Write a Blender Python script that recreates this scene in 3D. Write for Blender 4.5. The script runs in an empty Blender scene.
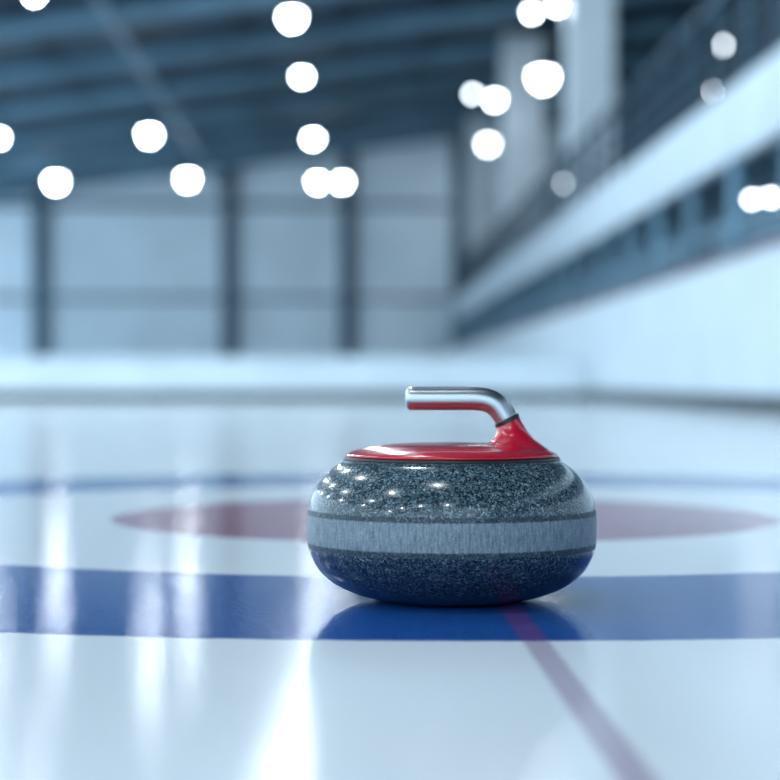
import bpy, bmesh, math, random
from mathutils import Vector, Matrix
random.seed(3)
S=bpy.context.scene
C=S.collection
try:
    S.view_settings.view_transform='Standard'
    S.view_settings.look='None'
except Exception as e: print(e)

# ---------------- helpers ----------------
def mat(name,col,rough=.5,metal=0,**k):
    m=bpy.data.materials.new(name); m.use_nodes=True
    b=m.node_tree.nodes['Principled BSDF']
    b.inputs['Base Color'].default_value=(*col,1)
    b.inputs['Roughness'].default_value=rough
    b.inputs['Metallic'].default_value=metal
    for a,v in k.items(): b.inputs[a.replace('_',' ')].default_value=v
    return m
def nmat(name,col,rough=.5,scale=4,amt=.12,**k):
    """painted surface with subtle noise variation"""
    m=mat(name,col,rough,**k); nt=m.node_tree; b=nt.nodes['Principled BSDF']
    tc=nt.nodes.new('ShaderNodeTexCoord'); n=nt.nodes.new('ShaderNodeTexNoise'); n.inputs['Scale'].default_value=scale
    r=nt.nodes.new('ShaderNodeValToRGB')
    r.color_ramp.elements[0].color=(*[c*(1-amt) for c in col],1); r.color_ramp.elements[0].position=.35
    r.color_ramp.elements[1].color=(*[min(1,c*(1+amt)) for c in col],1); r.color_ramp.elements[1].position=.65
    nt.links.new(tc.outputs['Object'],n.inputs['Vector']); nt.links.new(n.outputs['Fac'],r.inputs['Fac']); nt.links.new(r.outputs['Color'],b.inputs['Base Color'])
    return m
def emat(name,col,st):
    m=bpy.data.materials.new(name); m.use_nodes=True; nt=m.node_tree; nt.nodes.clear()
    e=nt.nodes.new('ShaderNodeEmission'); o=nt.nodes.new('ShaderNodeOutputMaterial')
    e.inputs['Color'].default_value=(*col,1); e.inputs['Strength'].default_value=st; nt.links.new(e.outputs[0],o.inputs[0]); return m
def obj(name,bm,mats,loc=(0,0,0),parent=None,smooth=False):
    me=bpy.data.meshes.new(name); bm.normal_update(); bm.to_mesh(me); bm.free()
    for m in (mats if isinstance(mats,(list,tuple)) else [mats]): me.materials.append(m)
    if smooth:
        for p in me.polygons: p.use_smooth=True
    o=bpy.data.objects.new(name,me); C.objects.link(o); o.location=loc
    if parent: o.parent=parent
    return o
def addbox(bm,x0,x1,y0,y1,z0,z1,mi=0,slope=0):
    vs=[bm.verts.new((x,y,z+slope*x)) for x in(x0,x1) for y in(y0,y1) for z in(z0,z1)]
    for f in((0,1,3,2),(4,6,7,5),(0,4,5,1),(2,3,7,6),(0,2,6,4),(1,5,7,3)):
        fc=bm.faces.new([vs[i] for i in f]); fc.material_index=mi
def box(name,x0,x1,y0,y1,z0,z1,m,slope=0):
    bm=bmesh.new(); addbox(bm,x0,x1,y0,y1,z0,z1,0,slope); 
    bmesh.ops.recalc_face_normals(bm,faces=bm.faces)
    return obj(name,bm,m)
def lathe(bm,prof,n=160,mi=0):
    rings=[]
    for r,z in prof:
        if r<1e-6: rings.append([bm.verts.new((0,0,z))])
        else: rings.append([bm.verts.new((r*math.cos(2*math.pi*i/n),r*math.sin(2*math.pi*i/n),z)) for i in range(n)])
    for a,b in zip(rings,rings[1:]):
        for i in range(n):
            j=(i+1)%n
            if len(a)==1: f=bm.faces.new((a[0],b[j],b[i])) if len(b)>1 else None
            elif len(b)==1: f=bm.faces.new((a[i],a[j],b[0]))
            else: f=bm.faces.new((a[i],a[j],b[j],b[i]))
            if f: f.material_index=mi
    bmesh.ops.recalc_face_normals(bm,faces=bm.faces)
def dens(pts,k=6):
    P=[pts[0]]+list(pts)+[pts[-1]]; out=[]
    for i in range(1,len(P)-2):
        for s in range(k):
            t=s/k; out.append([.5*(2*b_+(c_-a)*t+(2*a-5*b_+4*c_-d_)*t*t+(3*b_-a-3*c_+d_)*t**3) for a,b_,c_,d_ in zip(P[i-1],P[i],P[i+1],P[i+2])])
    out.append(list(pts[-1])); return out

# ---------------- materials ----------------
M_white=nmat('painted_white',(.70,.81,.88),.45,1.5,.05)
M_panel=nmat('wall_panel',(.68,.81,.90),.6,.6,.06)
M_board=nmat('rink_board_white',(.62,.72,.79),.35,1.5,.04)
M_dark=nmat('dark_steel',(.04,.10,.15),.5,2,.2)
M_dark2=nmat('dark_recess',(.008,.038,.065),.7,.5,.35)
M_part=nmat('partition_panel',(.20,.33,.42),.6,.5,.35)
M_beam=nmat('steel_beam',(.17,.33,.45),.5,.5,.25)
M_rail=nmat('rail_steel',(.03,.09,.14),.5,2,.15)
M_redcap=mat('red_cap',(.12,.015,.03),.4)
M_base=mat('dark_kick',(.004,.02,.03),.5)
M_fasc=nmat('fascia',(.60,.71,.79),.5,1,.05)
M_lamp=emat('lamp_lens',(.84,.94,1),85)
M_lampn=emat('lamp_lens_bright',(.82,.93,1),255)
M_lamp2=emat('lamp_lens_dim',(.85,.93,1),24)
M_lamp3=emat('lamp_lens_mid',(.85,.93,1),40)

# roof: dark deck with translucent lighter strips
M_roof=mat('roof_deck',(.02,.06,.1),.6); nt=M_roof.node_tree; b=nt.nodes['Principled BSDF']
tc=nt.nodes.new('ShaderNodeTexCoord'); mp=nt.nodes.new('ShaderNodeMapping'); mp.inputs['Scale'].default_value=(.22,.33,1)
br=nt.nodes.new('ShaderNodeTexBrick'); br.offset=0
br.inputs['Color1'].default_value=(.006,.033,.06,1); br.inputs['Color2'].default_value=(.08,.17,.25,1); br.inputs['Mortar'].default_value=(.005,.024,.045,1)
br.inputs['Scale'].default_value=1; br.inputs['Mortar Size'].default_value=.06
nt.links.new(tc.outputs['Object'],mp.inputs[0]); nt.links.new(mp.outputs[0],br.inputs[0]); nt.links.new(br.outputs[0],b.inputs['Base Color'])

# ice with painted house
CX,CY=.166,3.36
M_ice=mat('ice',(.8,.88,.93),.105); nt=M_ice.node_tree; b=nt.nodes['Principled BSDF']; L=nt.links
b.inputs['IOR'].default_value=1.27
def N(t,**k):
    n=nt.nodes.new(t)
    for a,v in k.items(): setattr(n,a,v)
    return n
def math_(op,a,bb=None,c=None):
    n=N('ShaderNodeMath',operation=op)
    for i,v in enumerate((a,bb,c)):
        if v is None: continue
        if isinstance(v,(int,float)): n.inputs[i].default_value=v
        else: L.new(v,n.inputs[i])
    return n.outputs[0]
tc=N('ShaderNodeTexCoord'); sp=N('ShaderNodeSeparateXYZ'); L.new(tc.outputs['Object'],sp.inputs[0])
nz=N('ShaderNodeTexNoise'); nz.inputs['Scale'].default_value=40; L.new(tc.outputs['Object'],nz.inputs['Vector'])
dx=math_('SUBTRACT',sp.outputs[0],CX); dy=math_('SUBTRACT',sp.outputs[1],CY)
d=math_('SQRT',math_('ADD',math_('MULTIPLY',dx,dx),math_('MULTIPLY',dy,dy)))
d=math_('ADD',d,math_('MULTIPLY',math_('SUBTRACT',nz.outputs['Fac'],.5),.008))
def step(v,e,w=.004): # 0->1 past e
    n=N('ShaderNodeMapRange'); n.inputs['From Min'].default_value=e-w; n.inputs['From Max'].default_value=e+w; L.new(v,n.inputs['Value']); return n.outputs[0]
def inv(v): return math_('SUBTRACT',1,v)
blue=math_('MULTIPLY',step(d,1.05),inv(step(d,1.62)))
red=inv(step(d,.555))
adx=math_('ABSOLUTE',math_('ADD',dx,math_('MULTIPLY',math_('SUBTRACT',nz.outputs['Fac'],.5),.004)))
line=math_('MULTIPLY',inv(step(adx,.0115,.003)),inv(step(sp.outputs[1],CY)))
line=math_('MULTIPLY',line,.5)
n2=N('ShaderNodeTexNoise'); n2.inputs['Scale'].default_value=3; L.new(tc.outputs['Object'],n2.inputs['Vector'])
def mix(f,a,bcol):
    n=N('ShaderNodeMix',data_type='RGBA')
    if isinstance(f,(int,float)): n.inputs[0].default_value=f
    else: L.new(f,n.inputs[0])
    if isinstance(a,tuple): n.inputs[6].default_value=(*a,1)
    else: L.new(a,n.inputs[6])
    if isinstance(bcol,tuple): n.inputs[7].default_value=(*bcol,1)
    else: L.new(bcol,n.inputs[7])
    return n.outputs[2]
base=mix(n2.outputs['Fac'],(.80,.87,.92),(.87,.915,.95))
bl=mix(nz.outputs['Fac'],(.008,.065,.28),(.022,.11,.40))
c=mix(red,base,(.33,.085,.14)); c=mix(blue,c,bl); c=mix(line,c,(.22,.05,.19))
L.new(c,b.inputs['Base Color'])
peb=N('ShaderNodeTexNoise'); peb.inputs['Scale'].default_value=130; peb.inputs['Detail'].default_value=3; L.new(tc.outputs['Object'],peb.inputs['Vector'])
bp=N('ShaderNodeBump'); bp.inputs['Strength'].default_value=.45; bp.inputs['Distance'].default_value=.0005
L.new(peb.outputs['Fac'],bp.inputs['Height']); L.new(bp.outputs[0],b.inputs['Normal'])

# ---------------- hall ----------------
XL,XR,Y0,Y1=-17,9,-14,74
SL=.135; RZ=8.85
box('floor',XL,XR,Y0,Y1+.5,-.2,0,M_ice)
box('ceiling',XL,XR+.3,Y0,Y1+.5,RZ,RZ+.15,M_roof,SL)
box('wall_back',XL,XR+.3,Y1,Y1+.3,0,RZ+1.2,M_panel)
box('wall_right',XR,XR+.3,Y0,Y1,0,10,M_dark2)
# wall frame on back wall
bm=bmesh.new()
for x in(-15.6,-11.2,-4.25,.1,4.25,8.4): addbox(bm,x-.3,x+.3,Y1-.3,Y1,0,RZ+SL*x)
addbox(bm,XL,XR,Y1-.12,Y1,3.27,3.42)
addbox(bm,XL,XR,Y1-.2,Y1,6.68,6.86)
bmesh.ops.recalc_face_normals(bm,faces=bm.faces); obj('trim_1',bm,M_dark)
box('door_1',.9,3.1,Y1-.1,Y1-.01,0,4.0,M_white)
# roof beams (sloped I beams)
y=-8
while y<Y1:
    bm=bmesh.new(); x0,x1=XL,XR
    addbox(bm,x0,x1,y-.04,y+.04,RZ-.42,RZ,0,SL)
    addbox(bm,x0,x1,y-.16,y+.16,RZ-.50,RZ-.42,1,SL)
    addbox(bm,x0,x1,y-.16,y+.16,RZ-.05,RZ,1,SL)
    bmesh.ops.recalc_face_normals(bm,faces=bm.faces); obj('roof_beam',bm,[M_beam,M_rail]); y+=5.6
# longitudinal duct
bm=bmesh.new()
bmesh.ops.create_cone(bm,cap_ends=True,segments=24,radius1=.08,radius2=.08,depth=Y1-Y0,matrix=Matrix.Translation((-4.75,(Y0+Y1)/2,7.6))@Matrix.Rotation(math.pi/2,4,'X'))
for yy in range(-8,72,8): addbox(bm,-4.77,-4.73,yy-.02,yy+.02,7.6,RZ-SL*4.75)
obj('ventilation_duct',bm,M_beam,smooth=True)

# end boards
bm=bmesh.new(); addbox(bm,XL,3.2,26.5,26.62,.11,.54,0); addbox(bm,XL,3.2,26.48,26.62,0,.11,1)
addbox(bm,XL,3.2,26.46,26.64,.54,.57,0)
bmesh.ops.recalc_face_normals(bm,faces=bm.faces); obj('end_board',bm,[M_white,M_base])
# side boards
YE=Y1-.4
bm=bmesh.new(); addbox(bm,3.26,3.4,Y0,YE,.13,1.27,0); addbox(bm,3.24,3.4,Y0,YE,0,.13,1); addbox(bm,3.23,3.43,Y0,YE,1.27,1.31,2)
bmesh.ops.recalc_face_normals(bm,faces=bm.faces); obj('side_board',bm,[M_board,M_base,M_redcap])
# balcony
bm=bmesh.new()
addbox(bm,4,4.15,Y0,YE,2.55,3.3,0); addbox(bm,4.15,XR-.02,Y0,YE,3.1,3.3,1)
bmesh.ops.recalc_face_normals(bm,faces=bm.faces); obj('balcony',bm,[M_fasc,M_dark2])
bm=bmesh.new()
yy=Y0+.5
while yy<YE:
    addbox(bm,4.02,4.10,yy-.04,yy+.04,3.3,4.35); yy+=1.6
for z in(3.5,3.75,4.0): addbox(bm,4.04,4.08,Y0,YE,z-.015,z+.015)
addbox(bm,4.0,4.12,Y0,YE,4.33,4.4)
bmesh.ops.recalc_face_normals(bm,faces=bm.faces); obj('balcony_railing',bm,M_rail)
# glazing frame below the balcony
bm=bmesh.new(); yy=Y0+1
while yy<YE:
    addbox(bm,4.02,4.12,yy-.07,yy+.07,0,2.55); yy+=2.6
addbox(bm,4.02,4.12,Y0,YE,1.86,1.91)
bmesh.ops.recalc_face_normals(bm,faces=bm.faces); obj('window_1',bm,M_beam)
box('partition_wall',5.2,5.3,Y0,YE,0,3.09,M_part)
# pillars
for yy,x1 in((37.6,5.0),(53,5.25),(68,5.1)):
    bm=bmesh.new(); addbox(bm,4.18,x1,yy-.5,yy+.5,3.31,RZ+SL*4.1)
    addbox(bm,4.17,x1+.08,yy-.58,yy+.58,3.305,3.45)
    bmesh.ops.recalc_face_normals(bm,faces=bm.faces); obj('pillar',bm,M_white)

# ---------------- lamps ----------------
def lampmesh(rod,r=.17):
    bm=bmesh.new()
    lathe(bm,[(0,rod),(.015,rod),(.015,.3),(.06,.28),(.09,.16),(r*.95,.05),(r*1.15,0),(r*1.05,-.005)],24,0)
    lathe(bm,[(r*1.05,-.005),(r,-r*.5),(r*.8,-r),(r*.45,-r*1.35),(0,-r*1.5)],24,1)
    return bm
def lamp(x,y,z,r=.17,top=None,m=None,name='ceiling_lamp'):
    top=(RZ+SL*x-z) if top is None else top
    return obj(name,lampmesh(top,r),[M_dark,m or M_lamp],(x,y,z),smooth=True)
def px(u,v,dist): # measured from photograph, converted to hall coordinates
    return ((u-345)/2000*dist,dist,.225+(383-v)/2000*dist)
for u,v,dd,r in((292,15,38.5,.14),(302,75,44.6,.09),(313,137,55,.11),(318,180,66,.14),(342,180,66,.14),(150,133,50,.14),(188,177,64,.17),(57,180,64,.18),(0,137,50,.1),(36,-6,36,.08)):
    x,y,z=px(u,v,dd); lamp(x,y,z,r)
for y in(-8,0,7,14,22,30):
    for x in(-14,-9.8,-5.6,-1.05): lamp(x,y,min(7.45,RZ+SL*x-.7),.2,m=M_lampn)
for u,v,dd,r in((543,73,46.5,.22),(557,3,38,.08),(532,10,39,.08),(495,97,51,.12)):
    x,y,z=px(u,v,dd); lamp(x,y,z,r,m=M_lamp3)
for u,v,dd,r in((473,92,52,.08),(488,141,60,.17),(480,174,71,.2),(475,194,72,.2)):
    x,y,z=px(u,v,dd); lamp(x,y,z,r,m=M_lamp2)
for u,v,dd in((722,42,32),(718,88,31.5),(563,180,47),(580,173,48)):
    x,y,z=px(u,v,dd); lamp(x,y,z,.07,m=M_lamp2)
for u,v,dd in((754,196,22),(772,194,21)):
    x,y,z=px(u,v,dd); lamp(x,y,z,.045,top=3.09-z,m=M_lamp2,name='pendant_lamp')

# ---------------- curling stone ----------------
SX,SY=.111,2.08
root=bpy.data.objects.new('curling_stone',None); C.objects.link(root); root.location=(SX,SY,0); root.empty_display_size=.1
# granite
M_g=mat('granite',(.1,.13,.15),.16); nt=M_g.node_tree; b=nt.nodes['Principled BSDF']; L=nt.links
b.inputs['Coat Roughness'].default_value=.07; b.inputs['Specular IOR Level'].default_value=.35
tc=N('ShaderNodeTexCoord'); sp=N('ShaderNodeSeparateXYZ'); L.new(tc.outputs['Object'],sp.inputs[0])
def ramp(src,els):
    r=N('ShaderNodeValToRGB'); r.color_ramp.interpolation='LINEAR'
    while len(r.color_ramp.elements)<len(els): r.color_ramp.elements.new(.5)
    for e_,(p,col) in zip(r.color_ramp.elements,els): e_.position=p; e_.color=(*col,1)
    L.new(src,r.inputs['Fac']); return r.outputs['Color']
v=N('ShaderNodeTexVoronoi'); v.inputs['Scale'].default_value=680; L.new(tc.outputs['Object'],v.inputs['Vector'])
cs=N('ShaderNodeSeparateColor'); L.new(v.outputs['Color'],cs.inputs[0])
n1=N('ShaderNodeTexNoise'); n1.inputs['Scale'].default_value=220; n1.inputs['Detail'].default_value=4; L.new(tc.outputs['Object'],n1.inputs['Vector'])
sm=math_('ADD',math_('MULTIPLY',cs.outputs[0],.6),math_('MULTIPLY',n1.outputs['Fac'],.4))
gcol=ramp(sm,[(.0,(.003,.006,.009)),(.30,(.006,.014,.020)),(.42,(.024,.046,.060)),(.60,(.055,.092,.112)),(.76,(.13,.185,.21)),(.86,(.34,.41,.44))])
# striking band: vertical brushed streaks
at=math_('ARCTAN2',sp.outputs[1],sp.outputs[0])
cv=N('ShaderNodeCombineXYZ'); L.new(math_('MULTIPLY',at,60),cv.inputs[0]); L.new(math_('MULTIPLY',sp.outputs[2],60),cv.inputs[1])
n3=N('ShaderNodeTexNoise'); n3.inputs['Scale'].default_value=1; n3.inputs['Detail'].default_value=3; L.new(cv.outputs[0],n3.inputs['Vector'])
bandc=ramp(n3.outputs['Fac'],[(.3,(.14,.19,.225)),(.7,(.36,.43,.47))])
bandc=mix(.35,bandc,gcol)
wob=math_('ADD',sp.outputs[2],math_('MULTIPLY',math_('SUBTRACT',n1.outputs['Fac'],.5),.0012))
band=math_('MULTIPLY',step(wob,.060,.0008),inv(step(wob,.089,.0008)))
edge=math_('MULTIPLY',step(wob,.0545,.0008),inv(step(wob,.0945,.0008)))
edgec=mix(.5,gcol,(.02,.035,.05))
low_shade=inv(step(wob,.0545,.02)); g2=mix(math_('MULTIPLY',low_shade,.65),gcol,(.004,.012,.032))  # shadow and blue ice reflection painted into the lower granite colour
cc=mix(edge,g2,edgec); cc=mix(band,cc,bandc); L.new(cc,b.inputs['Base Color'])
L.new(math_('ADD',math_('MULTIPLY',edge,.25),.2),b.inputs['Roughness'])
L.new(math_('MULTIPLY',inv(edge),.45),b.inputs['Coat Weight'])
prof=[(.0,.006),(.055,.005),(.062,.0005),(.068,.0),(.078,.0015),(.100,.007),(.121,.0165),(.137,.030),(.1465,.046),(.1497,.058),(.1504,.075),(.1497,.092),(.1455,.109),(.136,.125),(.124,.137),(.113,.1435),(.104,.1455),(0,.1455)]
bm=bmesh.new(); lathe(bm,dens(prof,6),192)
obj('granite_body',bm,M_g,parent=root,smooth=True)
# gasket
bm=bmesh.new(); lathe(bm,[(0,.1445),(.1110,.1445),(.1122,.1455),(.1122,.1478),(.1105,.1487),(0,.1487)],160)
obj('gasket',bm,mat('black_rubber',(.006,.006,.008),.4),parent=root,smooth=True)
M_red=mat('red_plastic',(.50,.004,.022),.2,Coat_Weight=.6,Coat_Roughness=.06)
bm=bmesh.new(); lathe(bm,[(0,.1486),(.1085,.1486),(.1100,.1489),(.1108,.1497),(.1108,.1505),(.1100,.1515)]+dens([(.1080,.1526),(.102,.1548),(.092,.1576),(.075,.1605),(.045,.1622),(.0,.1625)],5),160)
obj('handle_plate',bm,M_red,parent=root,smooth=True)
# neck
raw=[(.0600,.146,.0500,.075,0),(.0625,.1525,.0430,.058,0),(.0640,.1580,.0345,.042,.0),(.0630,.1640,.0250,.028,.06),(.0612,.1710,.0185,.0190,.2),(.0600,.1780,.0150,.0152,.35),(.0583,.1847,.0132,.0131,.47)]
bm=bmesh.new(); rings=[]; n=64
for cx,cz,rx,ry,t in dens(raw):
    rings.append([bm.verts.new((cx+rx*math.cos(a)*math.cos(t),ry*math.sin(a),cz+rx*math.cos(a)*math.sin(t))) for a in [2*math.pi*i/n for i in range(n)]])
for a,b_ in zip(rings,rings[1:]):
    for i in range(n): bm.faces.new((a[i],a[(i+1)%n],b_[(i+1)%n],b_[i]))
bm.faces.new(rings[-1]); bm.faces.new(rings[0][::-1])
bmesh.ops.recalc_face_normals(bm,faces=bm.faces)
obj('handle_neck',bm,M_red,parent=root,smooth=True)
# grip tube sweep
def sweep(bm,path,rad,n=48):
    rings=[]
    for i,(x,z) in enumerate(path):
        a=path[max(0,i-1)]; c_=path[min(len(path)-1,i+1)]
        t=Vector((c_[0]-a[0],0,c_[1]-a[1])).normalized(); nn=Vector((-t.z,0,t.x)); bb=Vector((0,1,0)); r=rad[i]
        rings.append([bm.verts.new(Vector((x,0,z))+nn*r*math.cos(q)+bb*r*math.sin(q)) for q in [2*math.pi*j/n for j in range(n)]])
    for a,b_ in zip(rings,rings[1:]):
        for i in range(n): bm.faces.new((a[i],a[(i+1)%n],b_[(i+1)%n],b_[i]))
    bm.faces.new(rings[0]); bm.faces.new(rings[-1])
    bmesh.ops.recalc_face_normals(bm,faces=bm.faces)
P0,P1,P2,P3=[Vector(p) for p in((.0575,.1865),(.046,.2085),(.036,.2090),(.012,.2090))]
path=[];R=.0124
for i in range(25):
    t=i/24; p=(1-t)**3*P0+3*(1-t)**2*t*P1+3*(1-t)*t*t*P2+t**3*P3; path.append((p.x,p.y))
xe=-.048
for i in range(1,16): path.append((.012+(xe+.006-.012)*i/15,.2090))
rad=[R]*len(path)
for i in range(1,9):
    a=math.pi/2*i/8; path.append((xe+.006-.006*math.sin(a),.2090)); rad.append(R-.006+.006*math.cos(a))
M_met=mat('brushed_steel',(.47,.51,.53),.32,1,Anisotropic=.4)
bm=bmesh.new(); sweep(bm,path,rad); g=obj('handle_grip',bm,M_met,parent=root,smooth=True)
# joint ring
dirv=(P1-P0).normalized(); q0=P0-dirv*.0030; q1=P0+dirv*.0016
bm=bmesh.new(); sweep(bm,[tuple(q0),tuple(q0+(q1-q0)*.1),tuple(q0+(q1-q0)*.9),tuple(q1)],[.0132,.0138,.0138,.0130]); obj('joint_ring',bm,mat('black_joint',(.01,.01,.012),.35),parent=root,smooth=False)

# ---------------- world & camera ----------------
w=bpy.data.worlds.new('World'); S.world=w; w.use_nodes=True
w.node_tree.nodes['Background'].inputs[0].default_value=(.60,.82,1,1); w.node_tree.nodes['Background'].inputs[1].default_value=2.6
cam=bpy.data.cameras.new('camera'); co=bpy.data.objects.new('camera',cam); C.objects.link(co); S.camera=co
co.location=(0,0,.225); cam.sensor_width=36; cam.lens=36*2000/780
co.rotation_euler=(math.radians(90)-math.atan(7/2000),0,-math.atan(45/2000))
cam.dof.use_dof=True; cam.dof.focus_distance=1.98; cam.dof.aperture_fstop=3.4
cam.clip_end=300; cam.clip_start=.01
